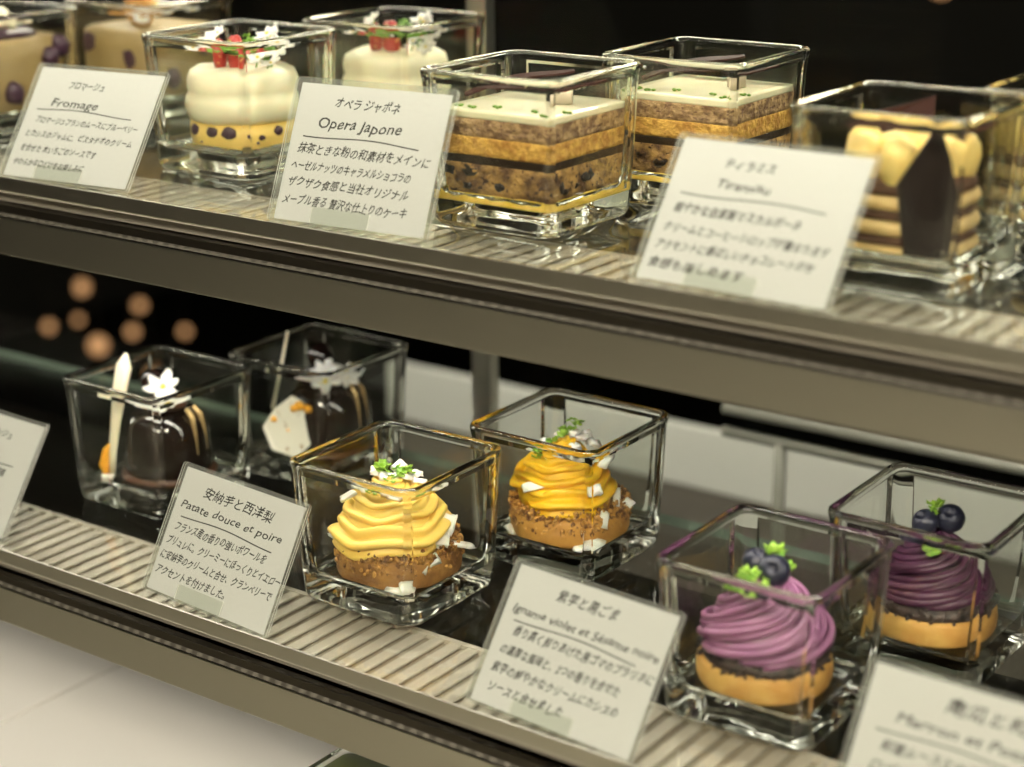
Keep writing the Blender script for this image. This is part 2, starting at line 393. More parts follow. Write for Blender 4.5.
def sweet_potato(x, y, z, label, deep, phase, flakes, topfl, herbs, tartm, seed, shift):
    random.seed(seed)
    t = empty('cream_tart', (x, y, z + CUPZ), 0, label, 'tart', 'tarts with a yellow cream swirl')
    mb = MB(); tart_case(mb, 3.03, 0, 1.5, seed=seed); mb.build('tart_base', tartm, t)
    crumbs('crumble', M['crumb'], t, (2.3, 3.0), 380, (.08, .17), (1.45, 1.85)); crumbs('crumble', M['crumb'], t, (2.93, 3.06), 420, (.08, .17), (.75, 1.7))
    cm = MB()
    core(cm, [(.01, 1.5), (2.1, 1.55), (2.2, 2.2), (1.9, 3.0), (1.3, 3.9), (.7, 4.4), (.01, 4.5)])
    def prof(t_):
        return ((1.78 if deep else 2.0) * (1 - t_) ** .8 + .12, 2.0 + 2.65 * t_)
    helix(cm, 3.6, prof, .98, .42, lobes=7, amp=.36, twist=.22, wave=.17, wf=5, phase=phase, n=54)
    sh = cr(shift, -.1, 0); cm.v = [(p[0] + sh.x, p[1] + sh.y, p[2]) for p in cm.v]
    cm.build('cream_swirl', M['yellow_deep'] if deep else M['yellow_cream'], t)
    for (r, b, zz, sx, sy, rot) in flakes:
        f = MB(); flake_box(f, cr(r, b, zz - CUPZ), sx * 1.2, sy * 1.25, .16, rot); f.build('coconut_flake', M['flake'], t)
    for (r, b, zz) in topfl:
        f = MB(); flake_box(f, cr(r, b, zz - CUPZ), .62, .46, .24, (random.uniform(-.7, .7), random.uniform(-.7, .7), random.uniform(0, 3))); f.build('coconut_flake', M['flake'], t)
    for (r, b, zz, s_, n_) in herbs:
        h = MB(); herb(h, cr(r, b, zz - CUPZ), s_, n_); h.build('herb_leaf', M['leaf'], t)
    return t

def yam(x, y, z, label, mat, R, ztop, phase, seed, berries, herbs, fine, turn):
    random.seed(seed)
    t = empty('yam_tart', (x, y, z + CUPZ), 0, label, 'tart', 'tarts with a purple yam cream swirl')
    mb = MB(); tart_case(mb, 2.82, 0, 1.25, seed=seed); mb.build('tart_base', M['tart_pale'], t)
    mb = MB(); mb.lathe([(.01, 1.2), (2.62, 1.2), (2.72, 1.35), (2.66, 1.6), (2.3, 1.75), (.01, 1.8)], n=60, wob=.05, seed=seed + 3); cb = mb.build('sesame_layer', M['crumb_black'], t)
    crumbs('crumble', M['crumb_black'], t, (2.3, 2.85), 330, (.07, .14), (1.2, 1.75))
    cm = MB(); zt = ztop - CUPZ
    def rad(u):                       # outline of the dome, u from 0 (foot) to 1 (top)
        return R * (math.cos(u * PI / 2) ** .62) * (.90 + .10 * math.sin(min(1, u * 2.2) * PI))
    core(cm, [(.01, 1.5)] + [(max(.02, rad(u / 10) * .83), 1.62 + (zt - 1.8) * (u / 10)) for u in range(0, 11)])
    for k in range(fine):
        pts = []; rr = []
        for i in range(56):
            u = i / 55; a = phase + 2 * PI * k / fine + turn * 2 * PI * u ** .9 + .15 * math.sin(u * 9 + k)
            q = rad(u * .985) * (.93 + .07 * math.sin(k * 2.4 + u * 5)); zz = 1.72 + (zt - 1.72) * u ** 1.05 + .05 * math.sin(k * 1.7)
            pts.append((q * math.cos(a), q * math.sin(a), zz)); rr.append((.23 if fine < 18 else .185) * (1 - .45 * u))
        cm.tube(pts, rr, 8)
    cm.build('cream_swirl', mat, t)
    for (r, b, zz, q, tl) in berries: berry(t, cr(r, b, zz - CUPZ), q, tl)
    for (r, b, zz, s_, n_) in herbs:
        h = MB(); herb(h, cr(r, b, zz - CUPZ), s_, n_, .4, .3); h.build('herb_leaf', M['leaf'], t)
    return t

def layer_box(mb, hw, z0, z1, bump=.05, rad=.18, seed=0, taper=0):
    """a cake layer: square slab with rough cut sides"""
    rs = []; n = 5
    def ring(h, rd, z, amp):
        out = []
        per = []
        m = 26
        for side in range(4):
            for i in range(m):
                u = -1 + 2 * i / m
                p = [(h, u * h), (-u * h, h), (-h, -u * h), (u * h, -h)][side]
                per.append(p)
        for px, py in per:
            k = 1
            mm = max(abs(px), abs(py)); mn = min(abs(px), abs(py))
            if mn > h - rd:                       # round the corners
                d = mn - (h - rd); k = 1 - .29 * (d / rd) ** 2 * rd / h
            q = 1 + amp * noise.noise(Vector((px * 1.7, py * 1.7, z * 3 + seed)))  / h + amp * .6 * noise.noise(Vector((px * 5, py * 5, z * 6 + seed))) / h
            out.append(Vector((px * k * q, py * k * q, z)))
        return out
    rs.append(ring(hw - .5, rad, z0, 0))
    for i in range(n + 1):
        rs.append(ring(hw - (.012 if i in (0, n) else 0) + taper * i / n, rad, z0 + (z1 - z0) * i / n, bump))
    rs.append(ring(hw - .5, rad, z1, 0))
    mb.rings(rs)
def opera(x, y, z, label, seed):
    random.seed(seed)
    t = empty('opera_cake', (x, y, z + CUPZ), 0, label, 'cake', 'layered opera cakes in cups')
    hw = 3.12
    for name, mat, a, b, bu in (('lemon_base', 'base_y', 0, .42, .05), ('nutty_layer', 'nutty', .42, 1.85, .10), ('chocolate_layer', 'choc_layer', 1.85, 2.25, .03),
                                ('sponge_layer', 'sponge_y', 2.25, 3.15, .07), ('tan_sponge_layer', 'sponge_t', 3.15, 4.02, .07), ('ivory_glaze', 'white_glaze', 4.02, 4.35, .02)):
        mb = MB(); layer_box(mb, hw - (.04 if name == 'chocolate_layer' else 0), a, b, bu, seed=seed); mb.build(name, M[mat], t)
    t.scale = (1, 1, .94)
    # dark chunks pressed in the nutty layer on the two sides facing the camera
    for i in range(9):
        u = random.uniform(-2.6, 2.6); zz = random.uniform(.75, 1.5)
        c = (u, -hw + .02, zz) if i % 2 else (hw - .02, u, zz)
        mb = MB(); mb.blob(c, (random.uniform(.16, .42), .10, random.uniform(.14, .3)) if i % 2 else (.10, random.uniform(.16, .42), random.uniform(.14, .3)), 2, .9, 1.8); mb.build('chocolate_chunk', M['choc'], t)
    # cocoa sheet laid across the back and a small square
    mb = MB(); pts0 = []; N = 24
    for i in range(N + 1):
        u = i / N; c = cr(-3.0 + 5.0 * u, .1 + 1.5 * u, 4.75 + 1.05 * u + .22 * math.sin(u * 4.2)); w = .42 * (.25 + math.sin(PI * min(1, .1 + u * .9))) ** .5
        d = cr(-.1, .42, .16) * w; nn = Vector((0, 0, .1))
        pts0.append([c - d, c + d, c + d + nn, c - d + nn])
    mb.rings(pts0); mb.build('cocoa_sheet', M['choc_red'], t, angle=40)
    mb = MB(); mb.box(-.45, .45, -.12, .12, 0, .85, mt=Matrix.Translation(Vector((1.35, .55, 4.38))) @ Euler((-.25, 0, .5)).to_matrix().to_4x4(), bev=.05); mb.build('hazelnut_square', M['silverb'], t, angle=40)
    for (px, py) in ((-1.6, -2.5), (-2.3, -2.3), (1.6, -1.9), (2.55, -2.6), (2.9, -1.4), (-.6, -1.9)):
        mb = MB()
        for k in range(4): mb.blob((px + random.uniform(-.2, .2), py + random.uniform(-.15, .15), 4.42), (.12, .09, .07), 1, .4, 2)
        mb.build('pistachio_bit', M['pista'], t, smooth=False)
    return t

def tiramisu(x, y, z, label, seed):
    random.seed(seed)
    t = empty('tiramisu_cake', (x, y, z + CUPZ), 0, label, 'cake', 'tiramisu cakes in cups')
    zz = 0
    for i, (nm, mt_, h, R) in enumerate((('mascarpone_layer', 'tira_cream', .45, 2.95), ('coffee_sponge', 'tira_dark', .40, 2.85), ('mascarpone_layer', 'tira_cream', .58, 2.95), ('coffee_sponge', 'tira_dark', .42, 2.8), ('mascarpone_layer', 'tira_cream', .55, 2.9), ('coffee_sponge', 'tira_dark', .55, 2.75))):
        mb = MB(); rs = []
        for a, k in ((0, .9), (.12, .97), (.5, 1.0), (.88, .97), (1, .9)):
            q = R * k; rs.append([p * (1 + .03 * noise.noise(Vector((p.x, p.y, zz + a)))) for p in rsq(q * .93, 2.25 * q / 2.95, 0, 10)])
            for p in rs[-1]: p.z = zz + a * h
        mb.rings(rs); mb.build(nm, M[mt_], t); zz += h
    for i in range(10):
        if i < 7: a = ROTV - PI / 2 + 2 * PI * (i + .5) / 7; R = 1.85
        else: a = 2 * PI * i / 3; R = .75
        d = Vector((math.cos(a), math.sin(a), 0)); mb = MB()
        rs = []
        for rr, h in ((.1, -1.25), (.34, -1.1), (.58, -.6), (.76, .05), (.82, .6), (.72, 1.05), (.5, 1.36), (.25, 1.48), (.02, 1.5)):
            rs.append([Vector((d.x * R, d.y * R, zz + .2 + h)) + Vector((d.x, d.y, 0)) * (.12 * math.sin(h)) + Vector((math.cos(b), math.sin(b), 0)) * rr * (1 + .08 * math.sin(3 * b + i)) * .97 for b in [2 * PI * j / 24 for j in range(24)]])
        mb.rings(rs); mb.build('mascarpone_blob', M['tira_blob'], t)
    # dark shard standing in the corner towards the camera
    def shard(name, outline, base, yaw, lean, th, mat):
        mb = MB(); mt = Matrix.Translation(base) @ Matrix.Rotation(yaw, 4, 'Z') @ Matrix.Rotation(lean, 4, 'X')
        f = [mt @ Vector((u, -th / 2 - .12 * math.cos(u), v)) for u, v in outline]; k = [mt @ Vector((u, th / 2 - .12 * math.cos(u), v)) for u, v in outline]
        mb.rings([f, k]); return mb.build(name, M[mat], t, smooth=False)
    shard('chocolate_shard', [(-.85, 0), (.95, 0), (1.25, 2.6), (.35, 5.1), (.1, 5.2), (-1.25, 3.0)], cr(.15, -2.95, .05), ROTV, -.03, .16, 'choc')
    shard('cocoa_sheet', [(-1.9, 0), (1.5, .15), (1.6, 1.55), (.4, 1.2), (-1.8, .75)], cr(-.3, 1.6, 4.2), ROTV, -.15, .12, 'choc_red')
    mb = MB(); flake_box(mb, cr(1.05, -.3, 4.55), .25, .25, .25, (0, 0, .4)); mb.build('cream_crumb', M['tira_blob'], t)
    return t

def fromage(x, y, z, label, seed, ld):
    random.seed(seed)
    t = empty('cream_cheese_cake', (x, y, z + CUPZ), 0, label, 'cake', 'cream cakes topped with strawberry and flowers')
    mb = MB(); mb.lathe([(.01, 0), (2.6, 0), (2.78, .2), (2.8, .8), (2.75, 1.5), (.01, 1.55)], n=60, wob=.04, seed=seed); mb.build('custard_base', M['custard'], t); t.scale = (1, 1, .88)
    for r, zz, sx, sz in ((-2.35, 1.1, .42, .36), (-1.35, 1.12, .36, .33), (-.45, 1.1, .42, .36), (.6, .85, .14, .14), (1.2, .8, .2, .2), (1.0, .5, .1, .1), (-1.9, .5, .09, .09), (2.0, 1.1, .3, .3)):
        mb = MB(); bb = -math.sqrt(2.74 ** 2 - r * r); mb.blob(cr(r, bb, zz), (sx, .2, sz), 2, .3, 1.5, mt=Matrix.Rotation(ROTV + math.atan2(r, -bb), 3, 'Z')); mb.build('dark_fruit', M['berry_dark'], t)
    mb = MB(); prof = [(.01, 1.45), (2.5, 1.5), (2.85, 1.75), (3.02, 2.3), (2.95, 2.9), (2.80, 3.15), (2.86, 3.4), (2.88, 3.9), (2.75, 4.35), (2.35, 4.6), (1.2, 4.68), (.01, 4.65)]
    rs = []
    for r, zz in prof:
        rs.append([Vector((r * k_ * math.cos(a), r * k_ * math.sin(a), zz + .12 * noise.noise(Vector((math.cos(a) * 1.6, math.sin(a) * 1.6, seed))))) for a, k_ in [(2 * PI * j / 60, 1 + .05 * noise.noise(Vector((math.cos(2 * PI * j / 60) * 1.5, math.sin(2 * PI * j / 60) * 1.5, zz * .6 + seed)))) for j in range(60)]])
    mb.rings(rs); mb.build('whipped_cream', M['white_cream'], t)
    for k, (r, b, s_) in enumerate(((-1.0, -.6, .50), (-.1, -.9, .62), (-.45, .5, .5))):
        mb = MB(); mb.blob(cr(r, b, 5.3), (s_ * .75, s_ * .75, s_ * 2.0), 3, .12, 1.2); mb.build('strawberry', M['strawberry'], t)
    for (r, b, zz) in ((-.5, -1.2, 5.6), (.05, -1.4, 5.5), (.6, -.7, 5.9)):
        h = MB(); herb(h, cr(r, b, zz), .28, 10, .4, .55); h.build('herb_leaf', M['leaf_dark'], t)
    for (r, b, zz, s_) in ((-1.5, -.5, 6.1, .6), (-1.2, .3, 6.5, .5), (1.5, -.4, 6.5, .7), (2.0, -.8, 5.7, .7), (1.1, -1.5, 5.3, .6), (1.75, -1.5, 4.95, .55), (1.6, .4, 6.2, .6)):
        flower(t, cr(r, b, zz), s_, (random.uniform(.3, 1.3), random.uniform(-.5, .5), 0))
        st = MB(); st.tube([cr(r, b, zz - .05), cr(r * .9, b * .9, (zz + 4.5) / 2), cr(r * .8, b * .8, 4.5)], .045, 6); st.build('flower_stalk', M['leaf_dark'], t)
    return t

def choc_dome(x, y, z, label, kind, seed):
    random.seed(seed)
    t = empty('chocolate_dome', (x, y, z + CUPZ), 0, label, 'cake', 'glazed chocolate domes with a white flower')
    dx = cr(.45 if kind else .3, 0, 0)
    def off(p): return Vector(p) + dx
    mb = MB(); mb.lathe([(.01, 0), (2.5, 0), (2.62, .12), (2.55, .3), (.01, .34)], dx.x, dx.y, n=60, wob=.03); mb.build('cocoa_biscuit', M['choc_disc'], t)
    mb = MB(); mb.lathe([(.01, .3), (2.3, .3), (2.42, .45), (2.4, 1.2), (2.3, 2.4), (2.15, 3.1), (1.8, 3.6), (1.2, 3.85), (.01, 3.95)], dx.x, dx.y, n=64); mb.build('glazed_dome', M['glaze'], t)
    mb = MB(); mb.lathe([(.01, 3.85), (1.0, 3.9), (1.15, 4.05), (1.1, 4.25), (.8, 4.4), (.01, 4.42)], dx.x + .2, dx.y - .1, n=40, wob=.1); mb.build('chocolate_disc', M['choc_disc'], t)
    for (r, b) in ((1.75, -1.35), (2.1, -.6)):
        mb = MB(); mb.tube([off(cr(r * .75, b * .75, 4.0)), off(cr(r * .93, b * .93, 3.6)), off(cr(r * 1.02, b * 1.02, 2.7)), off(cr(r * 1.06, b * 1.06, 1.5))], [.16, .17, .1, .06], 8); mb.build('gold_highlight', M['gold'], t)  # gold highlight on the glaze, modelled as metallic streaks
    if kind == 0:
        mb = MB(); mb.blob(off(cr(-.7, .8, 5.0)), .72, 3, .02); mb.build('glazed_cherry', M['glaze'], t)
        mb = MB(); pts = [cr(-2.6, -1.3, .3), cr(-2.5, -1.2, 1.6), cr(-2.25, -.9, 3.4), cr(-2.0, -.5, 5.0), cr(-1.75, -.2, 6.2), cr(-1.6, -.1, 6.9)]
        mb.tube(pts, [.24, .30, .40, .55, .6, .12], 12, sq=.5); mb.build('white_chocolate_stick', M['white_choc'], t)
        mb = MB(); mb.tube([cr(-2.85, -1.3, .25), cr(-3.0, -1.1, .9), cr(-2.8, -1.0, 1.7), cr(-2.55, -1.1, 2.1)], [.16, .34, .30, .1], 10, sq=.6); mb.build('orange_peel', M['orange'], t)
        mb = MB(); flake_box(mb, cr(-2.75, -1.75, .35), .55, .3, .4, (0, .3, .2)); mb.build('white_chocolate_crumb', M['flake'], t)
        flower(t, off(cr(.05, -.6, 5.1)), .95, (.5, .3, 0), 6); flower(t, off(cr(.3, -1.2, 4.6)), .8, (.8, .4, 0), 6)
    else:
        mb = MB(); mb.blob(off(cr(-.5, .9, 5.1)), .8, 3, .02); mb.build('glazed_cherry', M['glaze'], t)
        mb = MB(); mb.tube([cr(-2.7, -.4, 2.4), cr(-2.2, .1, 4.6), cr(-1.75, .4, 6.7)], [.13, .12, .1], 10, sq=.6); mb.build('white_chocolate_stick', M['white_choc'], t)
        mb = MB(); mt = Matrix.Translation(cr(-1.55, -2.0, 1.85)) @ Matrix.Rotation(ROTV, 4, 'Z') @ Matrix.Rotation(-.18, 4, 'X') @ Matrix.Rotation(.12, 4, 'Y')
        ol = [(-.1, 1.75), (1.5, 1.0), (1.2, -.9), (.5, -1.75), (-.9, -1.4), (-1.55, -.2), (-1.0, .9)]
        mb.rings([[mt @ Vector((u, -.06, v)) for u, v in ol], [mt @ Vector((u, .06, v)) for u, v in ol]])
        pl = mb.build('speckled_plaque', M['paper_plaque'], t, smooth=False); pl['label'] = 'pale speckled plaque with orange peel'
        for (u, v, s_) in ((.4, 1.25, .34), (.85, 1.1, .3), (.1, 1.05, .25), (-.95, .35, .22), (-.1, -.2, .1)):
            mb = MB(); mb.blob(mt @ Vector((u, -.14, v)), (s_, s_ * .6, s_ * .8), 2, .5, 1.8); mb.build('orange_peel', M['orange'], pl)
        flower(t, off(cr(.0, -1.2, 4.6)), .95, (.9, .5, .3), 7); flower(t, off(cr(1.15, -.9, 4.45)), .8, (.8, .7, .3), 6)
    return t

def fruit_cream(x, y, z, label, seed, top):
    random.seed(seed)
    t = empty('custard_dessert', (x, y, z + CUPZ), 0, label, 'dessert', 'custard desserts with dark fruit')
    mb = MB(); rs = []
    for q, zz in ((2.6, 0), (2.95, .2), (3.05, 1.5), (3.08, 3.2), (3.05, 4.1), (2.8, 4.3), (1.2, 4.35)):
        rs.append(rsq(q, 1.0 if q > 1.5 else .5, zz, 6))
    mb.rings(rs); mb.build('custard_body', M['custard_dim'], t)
    for (px, py, zz) in ((1.4, -3.02, 2.6), (-2.0, -3.02, 3.4), (3.03, 1.6, 3.1), (3.03, -1.2, 1.4), (3.03, 2.4, 3.7)):
        mb = MB(); mb.blob((px, py, zz), (.6, .6, .7) if abs(py) < 3 else (.6, .12, .7), 2, .3, 1.2); mb.build('dark_fruit', M['berry_dark'], t)
    if top == 0:
        mb = MB(); mb.lathe([(.01, 4.3), (2.5, 4.3), (2.6, 4.5), (2.3, 4.65), (.01, 4.7)], n=40, wob=.1); mb.build('dark_jam', M['berry_dark'], t)
        mb = MB(); helix(mb, 1.8, lambda q: (1.1 * (1 - q) + .05, 4.8 + 1.2 * q), .75, .35, phase=1); mb.build('cream_swirl', M['white_cream'], t)
    else:
        mb = MB(); mb.blob(cr(-.4, -.3, 5.2), (1.0, .8, 1.1), 2, .3, 1.2); mb.build('orange_slice', M['tart'], t)
        for (r, b, zz, s_) in ((.6, -.6, 5.5, .9), (-.1, -1.5, 4.8, .6), (1.9, .3, 5.2, .6)): flower(t, cr(r, b, zz), s_, (.5, .2, 0), 7)
    return t

# ------------------------------------------------------------------ cards
_dg = None
def text_mesh(txt, width, height=None):
    cu = bpy.data.curves.new('t', 'FONT'); cu.body = txt; cu.size = 1.0; cu.resolution_u = 2; cu.offset = 0.0
    ob = bpy.data.objects.new('t', cu); C.objects.link(ob)
    dg = bpy.context.evaluated_depsgraph_get(); dg.update()
    me = bpy.data.meshes.new_from_object(ob.evaluated_get(dg))
    vs = [v.co.copy() for v in me.vertices]; fs = [tuple(p.vertices) for p in me.polygons]
    bpy.data.objects.remove(ob); bpy.data.curves.remove(cu); bpy.data.meshes.remove(me)
    if not vs: return [], []
    x0 = min(v.x for v in vs); x1 = max(v.x for v in vs)
    k = width / (x1 - x0); ky = (height / .85) if height else k
    return [Vector(((v.x - x0) * k, v.y * ky, 0)) for v in vs], fs
def card(x, y, z, rot, w, h, lean, tilt, lines, label, seed, margin=.28, corner=.0):
    """lines: (text, u0, u1, v, char height in cm) with u, v as fractions of the paper from its top left"""
    random.seed(seed)
    r = empty('price_card', (x, y, z), math.radians(rot), label, 'card', 'handwritten cards in acrylic holders along the shelf fronts')
    T = Matrix.Translation(Vector((0, 0, .02))) @ Matrix.Rotation(math.radians(-lean), 4, 'X') @ Matrix.Rotation(math.radians(tilt), 4, 'Y')
    # card plane: X right, Z up, -Y towards the reader
    def slab(name, x0, x1, z0, z1, y0, y1, mat, rad, parent, edge=None):
        mb = MB(); pts = []
        for (cx, cz, a0) in ((x1 - rad, z1 - rad, 0), (x0 + rad, z1 - rad, PI / 2), (x0 + rad, z0 + rad, PI), (x1 - rad, z0 + rad, 3 * PI / 2)):
            for i in range(5): a = a0 + PI / 2 * i / 4; pts.append((cx + rad * math.cos(a), cz + rad * math.sin(a)))
        n = len(pts); f = [T @ Vector((p[0], y0, p[1])) for p in pts]; b = [T @ Vector((p[0], y1, p[1])) for p in pts]
        mb.add(f + b, [tuple(range(n)), tuple(range(2 * n - 1, n - 1, -1))], 0)
        mb.add(f + b, [(j, n + j, n + (j + 1) % n, (j + 1) % n) for j in range(n)], 1 if edge else 0)
        return mb.build(name, [mat, edge] if edge else mat, parent, smooth=False)
    slab('acrylic_sheet', -w / 2, w / 2, 0, h, -.09, -.05, M['acrylic'], .18, r, M['acrylic_edge'])
    slab('acrylic_sheet', -w / 2, w / 2, 0, h, .05, .09, M['acrylic'], .18, r, M['acrylic_edge'])
    px0, px1, pz0, pz1 = -w / 2 + margin, w / 2 - margin * .8, .12, h - margin * .75
    slab('paper_card', px0, px1, pz0, pz1, -.02, .02, M['paper'], .03, r)
    # clear foot: the bent tab that holds the sheet up
    slab('holder_tab', -w * .22, w * .14, .1, .85, -.17, -.12, M['cup_pane'], .08, r, M['acrylic_edge'])
    mb = MB(); b0 = T @ Vector((0, .12, h * .55))
    mb.box(-w * .22, w * .14, .15, b0.y + .25, -.0, .08, bev=.02); mb.build('holder_foot', M['acrylic'], r, smooth=False)
    mb = MB(); mb.box(-w * .22, w * .14, b0.y, b0.y + .09, .08, b0.z, bev=.02); mb.build('holder_back', M['acrylic'], r, smooth=False)
    pw, ph = px1 - px0, pz1 - pz0; mb = MB()
    for (txt, u0, u1, v, ch) in lines:
        vs, fs = text_mesh(txt, (u1 - u0) * pw, ch)
        sd = random.uniform(0, 90)
        out = []
        for p in vs:
            q = p.x
            yy = p.y + .10 * ch * noise.noise(Vector((q * 2.2, sd, 0))) * 2 - .01 * q
            yy *= 1 + .10 * noise.noise(Vector((q * 3.1, sd + 7, 0)))
            xx = q + .28 * p.y + .018 * noise.noise(Vector((q * 2.5, p.y * 4, sd)))
            out.append(T @ Vector((px0 + u0 * pw + xx, -.024, pz1 - v * ph + yy - ch * .4)))
        for k, (du, dv) in enumerate(((0, 0), (.016, .004), (.006, .016))):     # a broad felt pen
            sh_ = T.to_3x3() @ Vector((du, -.0006 * k, dv)); mb.add([p + sh_ for p in out], [f[::-1] for f in fs])
    # the underline
    pts = []; sd = random.uniform(0, 50)
    for i in range(25):
        u = i / 24; pts.append((px0 + pw * (.08 + .78 * u), pz1 - ph * (.385 + .012 * math.sin(u * 6 + sd) + .02 * (u - .5))))
    for i in range(24):
        (a, b), (c, d) = pts[i], pts[i + 1]; wd = .03
        mb.add([T @ Vector((a, -.024, b - wd)), T @ Vector((c, -.024, d - wd)), T @ Vector((c, -.024, d + wd)), T @ Vector((a, -.024, b + wd))], [(0, 1, 2, 3)])
    me = mb.build('handwriting', M['ink'], r, smooth=False)
    return r

card(11.17, 6.06, H, 3.3, 9.04, 6.85, 23.7, -.3, [
    ('オペラ ジャポネ', .25, .68, .13, .48), ('Opera Japone', .16, .72, .275, .62),
    ('抹茶ときな粉の和素材をメインに', .06, .94, .475, .46), ('ヘーゼルナッツのキャラメルショコラの', .04, .84, .60, .42),
    ('ザクザク食感と当社オリジナル', .04, .85, .72, .44), ('メープル香る 贅沢な仕上りのケーキ', .03, .86, .85, .44)],
    'white card reading Opera Japone in front of the left layered opera cake', 1, .36)
card(-7.65, 5.91, H, 3.5, 9.02, 6.54, 34.5, -.8, [
    ('フロマージュ', .27, .56, .15, .42), ('Fromage', .18, .56, .31, .55),
    ('フロマージュブランのムースにブルーベリー', .10, .93, .48, .36), ('とカシスのジャムに、ピスタチオのクリーム', .06, .93, .61, .36),
    ('を合せた 木いちごのソースです', .06, .68, .74, .38), ('やわらかな口どけをお楽しみに', .04, .62, .87, .36)],
    'white card headed Fromage at the upper left of the top shelf', 2)
card(30.84, 5.84, H, -6.2, 9.35, 6.51, 32.6, -1.3, [
    ('ティラミス', .26, .53, .15, .42), ('Tiramisu', .25, .54, .29, .46),
    ('軽やかな自家製マスカルポーネ', .07, .75, .49, .42), ('クリームとコーヒーシロップが重なります', .05, .93, .63, .38),
    ('アクセントに香ばしいチョコレートのせ', .04, .88, .75, .38), ('食感も楽しめます', .03, .55, .88, .42)],
    'white card reading Tiramisu in front of the tiramisu cake', 3)
card(6.2, .5, 0, -1.3, 8.49, 6.47, 28.9, 2.1, [
    ('安納芋と西洋梨', .20, .78, .15, .52), ('Patate douce et poire', .05, .90, .285, .46),
    ('フランス産の香りの強いポワールを', .06, .83, .465, .44), ('ブリュレに。クリーミーにほっくりとイエロー', .03, .99, .59, .42),
    ('に安納芋のクリームと合せ、クランベリーで', .02, .96, .71, .42), ('アクセントを付けました。', .02, .62, .835, .42)],
    'white card reading Patate douce et poire in front of the left yellow tart', 4)
card(26.04, .35, 0, -3.4, 8.75, 6.43, 34.4, .6, [
    ('紫芋と黒ごま', .28, .66, .13, .50), ('Igname violet et Sésame noire', .05, .97, .30, .44),
    ('香り高く煎りあげた黒ゴマのプラリネに', .10, .98, .46, .42), ('の濃厚な風味と、2つの香りを合せた', .06, .82, .60, .42),
    ('紫芋の鮮やかなクリームにカシスの', .05, .85, .735, .42), ('ソースと合せました', .07, .55, .87, .42)],
    'white card reading Igname violet et Sésame noire between yellow and purple tarts', 5)
card(43.0, .55, 0, -1.0, 8.9, 6.5, 32, 0, [
    ('南瓜と和栗', .36, .83, .14, .55), ('Marron et Potiron', .16, .88, .285, .46),
    ('和栗ムースとかぼちゃの', .12, .75, .47, .42), ('口どけの良いクリームを', .10, .80, .60, .42), ('キャラメルでまとめました', .06, .80, .73, .42)],
    'blurred grey card cut off by the lower right corner of the picture', 6)
card(-12.9, .9, 0, -2.0, 8.9, 6.5, 33, 0, [
    ('ショコラオランジュ', .25, .74, .15, .42), ('Chocolat orange', .2, .62, .30, .44),
    ('濃厚なショコラムースの中に柑橘', .06, .80, .47, .40), ('オレンジの香りのソースー', .04, .72, .60, .40), ('グランマルニエ風味を香ります', .03, .82, .73, .40), ('仕上げました', .03, .66, .86, .40)],
    'card cut off by the left edge of the picture on the lower shelf', 7)

# ------------------------------------------------------------------ shelves
X0, X1 = -95, 85
def shelf(y, z, label, name='display_shelf', depth=23.5):
    t = empty(name, (0, y, z), 0, label, 'shelf', 'glass shelves on steel light housings')
    mb = MB(); mb.box(X0, X1, .12, depth, -.55, 0, 0)
    # rim faces of the pane are greenish
    mb.mi = [0, 0, 1, 1, 1, 1]; g = mb.build('glass_pane', [M['shelf_glass'], M['glass_edge']], t, smooth=False)
    mb = MB(); mb.box(X0, X1, -.02, .10, -.68, .05, bev=.03); mb.build('front_lip', M['steel_face'], t, smooth=False)
    mb = MB(); xx = -80
    while xx < 80: mb.box(xx, xx + .62, .10, 6.0, -.74, -.60, bev=.06); xx += 1.0  # bars stand in for stripes of LED light on the tray
    mb.box(X0, X1, .1, .3, -.8, -.57); mb.box(X0, X1, 5.7, 6.0, -.8, -.57); mb.build('light_stripe_tray', M['steel_stripe'], t, smooth=False)
    mb = MB(); mb.box(X0, X1, .9, 5.9, -1.5, -.81); mb.build('dark_recess', M['steel_mid'], t, smooth=False)
    mb = MB(); mb.box(X0, X1, 6.02, depth - .3, -4.0, -3.8); mb.build('shade_panel', M['steel_dark'], t, smooth=False)  # added dark sheet: keeps the space under the glass black
    # sloped beaded edge above the broad face of the housing
    mb = MB(); mb.rings([[Vector((xx, .55, -1.50)), Vector((xx, .85, -1.50)), Vector((xx, .85, -2.05)), Vector((xx, .0, -2.05))] for xx in (X0, X1)]); mb.build('beaded_edge', M['steel_bead'], t, smooth=False)
    mb = MB(); mb.box(X0, X1, 0, .12, -4.15, -2.15, bev=.04); mb.build('housing_face', M['steel_face'], t, smooth=False)
    mb = MB(); mb.box(X0, X1, .14, 6.0, -4.0, -1.5); mb.box(X0, X1, .12, 1.2, -4.12, -4.0); mb.box(X0, X1, 5.0, 6.0, -4.12, -4.0); mb.build('housing_body', M['steel_dark'], t, smooth=False)
    return t
def led_bar(x, y, z, label, n=0, w=0, s=.56, mat='led'):
    t = empty('led_bar', (0, y, z), 0, label, 'light', 'rows of small warm lights under the shelves')
    mb = MB(); mb.box(X0 + 5, X1 - 5, -1.2, 1.2, -.05, .05); mb.build('circuit_strip', M['white_board'], t, smooth=False)
    mb = MB(); xx = -70
    while xx < 76:
        mb.box(xx - s, xx + s, -s, s, -.14, -.06); xx += 1.44
    mb.build('light_dots', M[mat], t, smooth=False)
    return t
shelf(YU, H, 'upper glass shelf with brushed steel front carrying opera and tiramisu cakes')
shelf(0, 0, 'lower glass shelf with brushed steel front carrying yellow and purple tarts')
led_bar(0, YU + 2.75, H - 4.05, 'row of small warm lights under the upper shelf')
led_bar(0, 3.2, -4.05, 'row of small warm lights under the lower shelf', mat='led_low')
